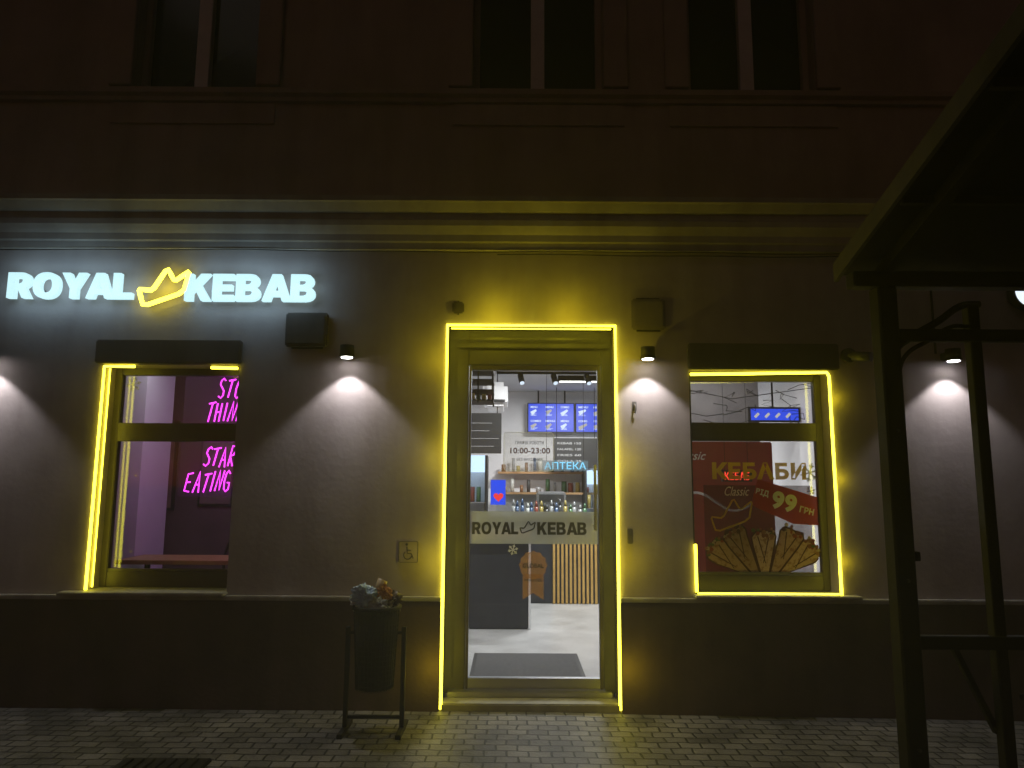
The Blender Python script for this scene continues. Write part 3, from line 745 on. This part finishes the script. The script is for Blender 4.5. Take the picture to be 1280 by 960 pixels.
# ---------------------------------------------------------------- shelter
R = root('bus_shelter')
yk = -1.4
beam('main_post', (2.115, yk, -.1), (2.115, yk, 2.72), .11, .11, M['black'], R, .01)
box('post_base_plate', 2.02, 2.21, yk-.10, yk+.10, -.06, .0, M['black'], R, .004)
beam('main_post', (5.2, yk, -.1), (5.2, yk, 2.72), .11, .11, M['black'], R, .01)
beam('main_post', (5.2, -3.1, -.1), (5.2, -3.1, 3.2), .11, .11, M['black'], R, .01)
beam('inner_post', (2.62, yk+.02, -.1), (2.62, yk+.02, 2.62), .065, .065, M['black'], R, .006)
beam('eaves_beam', (1.93, yk, 2.765), (5.4, yk, 2.765), .10, .09, M['black'], R, .008)
beam('cross_rail', (2.175, yk, 2.445), (5.14, yk, 2.445), .05, .07, M['black'], R, .006)
beam('low_rail', (2.175, yk, .775), (5.14, yk, .775), .05, .07, M['black'], R, .006)
beam('diagonal_brace', (2.40, yk+.06, .74), (2.60, yk+.06, .30), .03, .04, M['black'], R, .004)
tube('curved_bracket', [[(2.17, yk, 2.30), (2.17, yk, 2.36), (2.25, yk, 2.43), (2.42, yk, 2.53), (2.56, yk, 2.62), (2.66, yk, 2.63)]], .02, M['black'], R, smooth=True)
tube('curved_bracket_inner', [[(2.17, yk-.0, 2.22), (2.22, yk, 2.33), (2.36, yk, 2.42), (2.50, yk, 2.50), (2.585, yk, 2.50)]], .012, M['black'], R, smooth=True)
for z in (.25, 1.1, 1.9):
    rod('post_bolt', (2.115, yk-.07, z), (2.115, yk-.054, z), .010, M['lintel'], R, 6)
for z in (1.2,): box('hinge_plate', 2.172, 2.21, yk-.03, yk+.03, z, z+.05, M['black'], R, .003)
ye, ze, yf, zf = yk+.12, 2.80, -3.6, 3.50
def slab(nm, x0, x1, ya, za, yb_, zb, th, mat):
    bm = bmesh.new(); vs = []
    for x in (x0, x1):
        for (y, z) in ((ya, za), (yb_, zb), (yb_, zb+th), (ya, za+th)): vs.append(bm.verts.new((x, y, z)))
    for f in [(0, 1, 2, 3), (7, 6, 5, 4), (0, 4, 5, 1), (1, 5, 6, 2), (2, 6, 7, 3), (3, 7, 4, 0)]: bm.faces.new([vs[i] for i in f])
    return from_bm(nm, bm, R, mat)
slab('roof_panel', 1.92, 5.6, ye, ze+.03, yf, zf+.03, .05, M['black'])
slab('roof_verge_board', 1.895, 1.918, ye, ze-.01, yf, zf-.01, .11, M['lintel'])
for x in (2.115, 3.1, 4.1, 5.2): slab('rafter', x-.03, x+.03, ye-.05, ze-.05, yf+.05, zf-.045, .07, M['black'])
for t in (.3, .6, .9): beam('purlin', (1.93, ye+(yf-ye)*t, ze+(zf-ze)*t+.0), (5.5, ye+(yf-ye)*t, ze+(zf-ze)*t+.0), .04, .04, M['black'], R)
for z in (.25, .5): beam('back_slat', (2.70, yk, z), (5.14, yk, z), .02, .03, M['black'], R)
box('bench_seat', 3.2, 4.9, yk-.5, yk-.1, .43, .47, M['wood'], R, .01)
for x in (3.4, 4.7): box('bench_leg', x-.03, x+.03, yk-.45, yk-.15, -.1, .43, M['black'], R)

# ---------------------------------------------------------------- ground
def pavers():
    m = principled('paving_blocks', (.1, .1, .1), .6); nt = m.node_tree; N = nt.nodes; L = nt.links; b = N['Principled BSDF']
    tc = N.new('ShaderNodeTexCoord'); mp = N.new('ShaderNodeMapping'); L.new(tc.outputs['Object'], mp.inputs[0])
    nz = N.new('ShaderNodeTexNoise'); nz.inputs['Scale'].default_value = 5; L.new(tc.outputs['Object'], nz.inputs['Vector'])
    mixv = N.new('ShaderNodeMixRGB'); mixv.blend_type = 'ADD'; mixv.inputs[0].default_value = .04
    L.new(mp.outputs[0], mixv.inputs[1]); L.new(nz.outputs['Color'], mixv.inputs[2])
    br = N.new('ShaderNodeTexBrick'); br.inputs['Scale'].default_value = 1; br.inputs['Brick Width'].default_value = .135; br.inputs['Row Height'].default_value = .095
    br.inputs['Mortar Size'].default_value = .007; br.inputs['Mortar Smooth'].default_value = .4; br.inputs['Bias'].default_value = 0
    br.inputs['Color1'].default_value = (.15, .14, .135, 1); br.inputs['Color2'].default_value = (.28, .26, .25, 1); br.inputs['Mortar'].default_value = (.03, .028, .025, 1)
    L.new(mixv.outputs[0], br.inputs['Vector'])
    n = N.new('ShaderNodeTexNoise'); n.inputs['Scale'].default_value = 2.5; n.inputs['Detail'].default_value = 5; L.new(tc.outputs['Object'], n.inputs['Vector'])
    rp = N.new('ShaderNodeValToRGB'); rp.color_ramp.elements[0].color = (.30, .30, .30, 1); rp.color_ramp.elements[0].position = .3; rp.color_ramp.elements[1].position = .7
    L.new(n.outputs['Fac'], rp.inputs['Fac'])
    mu = N.new('ShaderNodeMixRGB'); mu.blend_type = 'MULTIPLY'; mu.inputs[0].default_value = 1
    L.new(br.outputs['Color'], mu.inputs[1]); L.new(rp.outputs['Color'], mu.inputs[2]); L.new(mu.outputs[0], b.inputs['Base Color'])
    n3 = N.new('ShaderNodeTexNoise'); n3.inputs['Scale'].default_value = 40; L.new(tc.outputs['Object'], n3.inputs['Vector'])
    ma = N.new('ShaderNodeMath'); ma.operation = 'MULTIPLY_ADD'; ma.inputs[1].default_value = -1.0; L.new(br.outputs['Fac'], ma.inputs[0])
    m3 = N.new('ShaderNodeMath'); m3.operation = 'MULTIPLY'; m3.inputs[1].default_value = .5; L.new(n3.outputs['Fac'], m3.inputs[0]); L.new(m3.outputs[0], ma.inputs[2])
    bp = N.new('ShaderNodeBump'); bp.inputs['Strength'].default_value = 1; bp.inputs['Distance'].default_value = .010
    L.new(ma.outputs[0], bp.inputs['Height']); L.new(bp.outputs[0], b.inputs['Normal'])
    return m
bm = bmesh.new()
nx, ny = 80, 20
def gz(x, y): return -.022*max(-4, min(4, x))*.5*(1 if x > 0 else .25)+.004*noise.noise(Vector((x*1.3, y*1.3, 0)))
VV = [[bm.verts.new((-20+40*i/nx, -4.0+4.2*j/ny, 0)) for i in range(nx+1)] for j in range(ny+1)]
for row in VV:
    for v in row: v.co.z = gz(v.co.x, v.co.y)
for j in range(ny):
    for i in range(nx): bm.faces.new([VV[j][i], VV[j][i+1], VV[j+1][i+1], VV[j+1][i]])
pv = from_bm('pavement', bm, None, pavers(), smooth=True)
if pv.data.polygons[0].normal.z < 0: pv.data.flip_normals()
box('kerb', -20, 20, -4.16, -4.002, -.2, -.0+.002, M['stone'], None, .015)
box('road', -40, 40, -12, -4.165, -.3, -.12, noisy('asphalt', (.04, .04, .04), (.06, .06, .06), 4, .85, .6, 120), None)
bm = bmesh.new()
bmesh.ops.create_grid(bm, x_segments=2, y_segments=2, size=300)
bmesh.ops.translate(bm, verts=bm.verts, vec=(0, 0, -.305)); from_bm('ground', bm, None, noisy('ground_dirt', (.05, .05, .045), (.08, .075, .07), .5, .9, .3, 20))
R = root('drain_cover')
box('cover_frame', -2.22, -1.72, -1.42, -.98, -.02, .022, M['black'], R, .006)
for i in range(7): box('grate_bar', -2.18+i*.062, -2.15+i*.062, -1.38, -1.02, .0221, .034, M['black'], R, .003)

# ---------------------------------------------------------------- scattering volume added to imitate lens haze
haze_mat = bpy.data.materials.new('lens_haze_volume'); haze_mat.use_nodes = True; N = haze_mat.node_tree.nodes; N.clear()
o_ = N.new('ShaderNodeOutputMaterial'); vs_ = N.new('ShaderNodeVolumeScatter'); vs_.inputs['Density'].default_value = .026
vs_.inputs['Anisotropy'].default_value = .45
haze_mat.node_tree.links.new(vs_.outputs[0], o_.inputs['Volume'])
box('lens_haze_volume', -9, 9, -7.5, -.36, .15, 7.4, haze_mat)

# ---------------------------------------------------------------- camera
cd = bpy.data.cameras.new('camera'); cd.lens = 25.31; cd.sensor_width = 36; cd.clip_end = 1000
co = bpy.data.objects.new('camera', cd); COL.objects.link(co)
co.matrix_world = Matrix.Translation((0, -5.4, 1.6)) @ Matrix.Rotation(math.radians(97.9), 4, 'X') @ Matrix.Rotation(math.radians(.34), 4, 'Z')
scene.camera = co
scene.view_settings.view_transform = 'Standard'; scene.view_settings.look = 'None'; scene.view_settings.exposure = 0
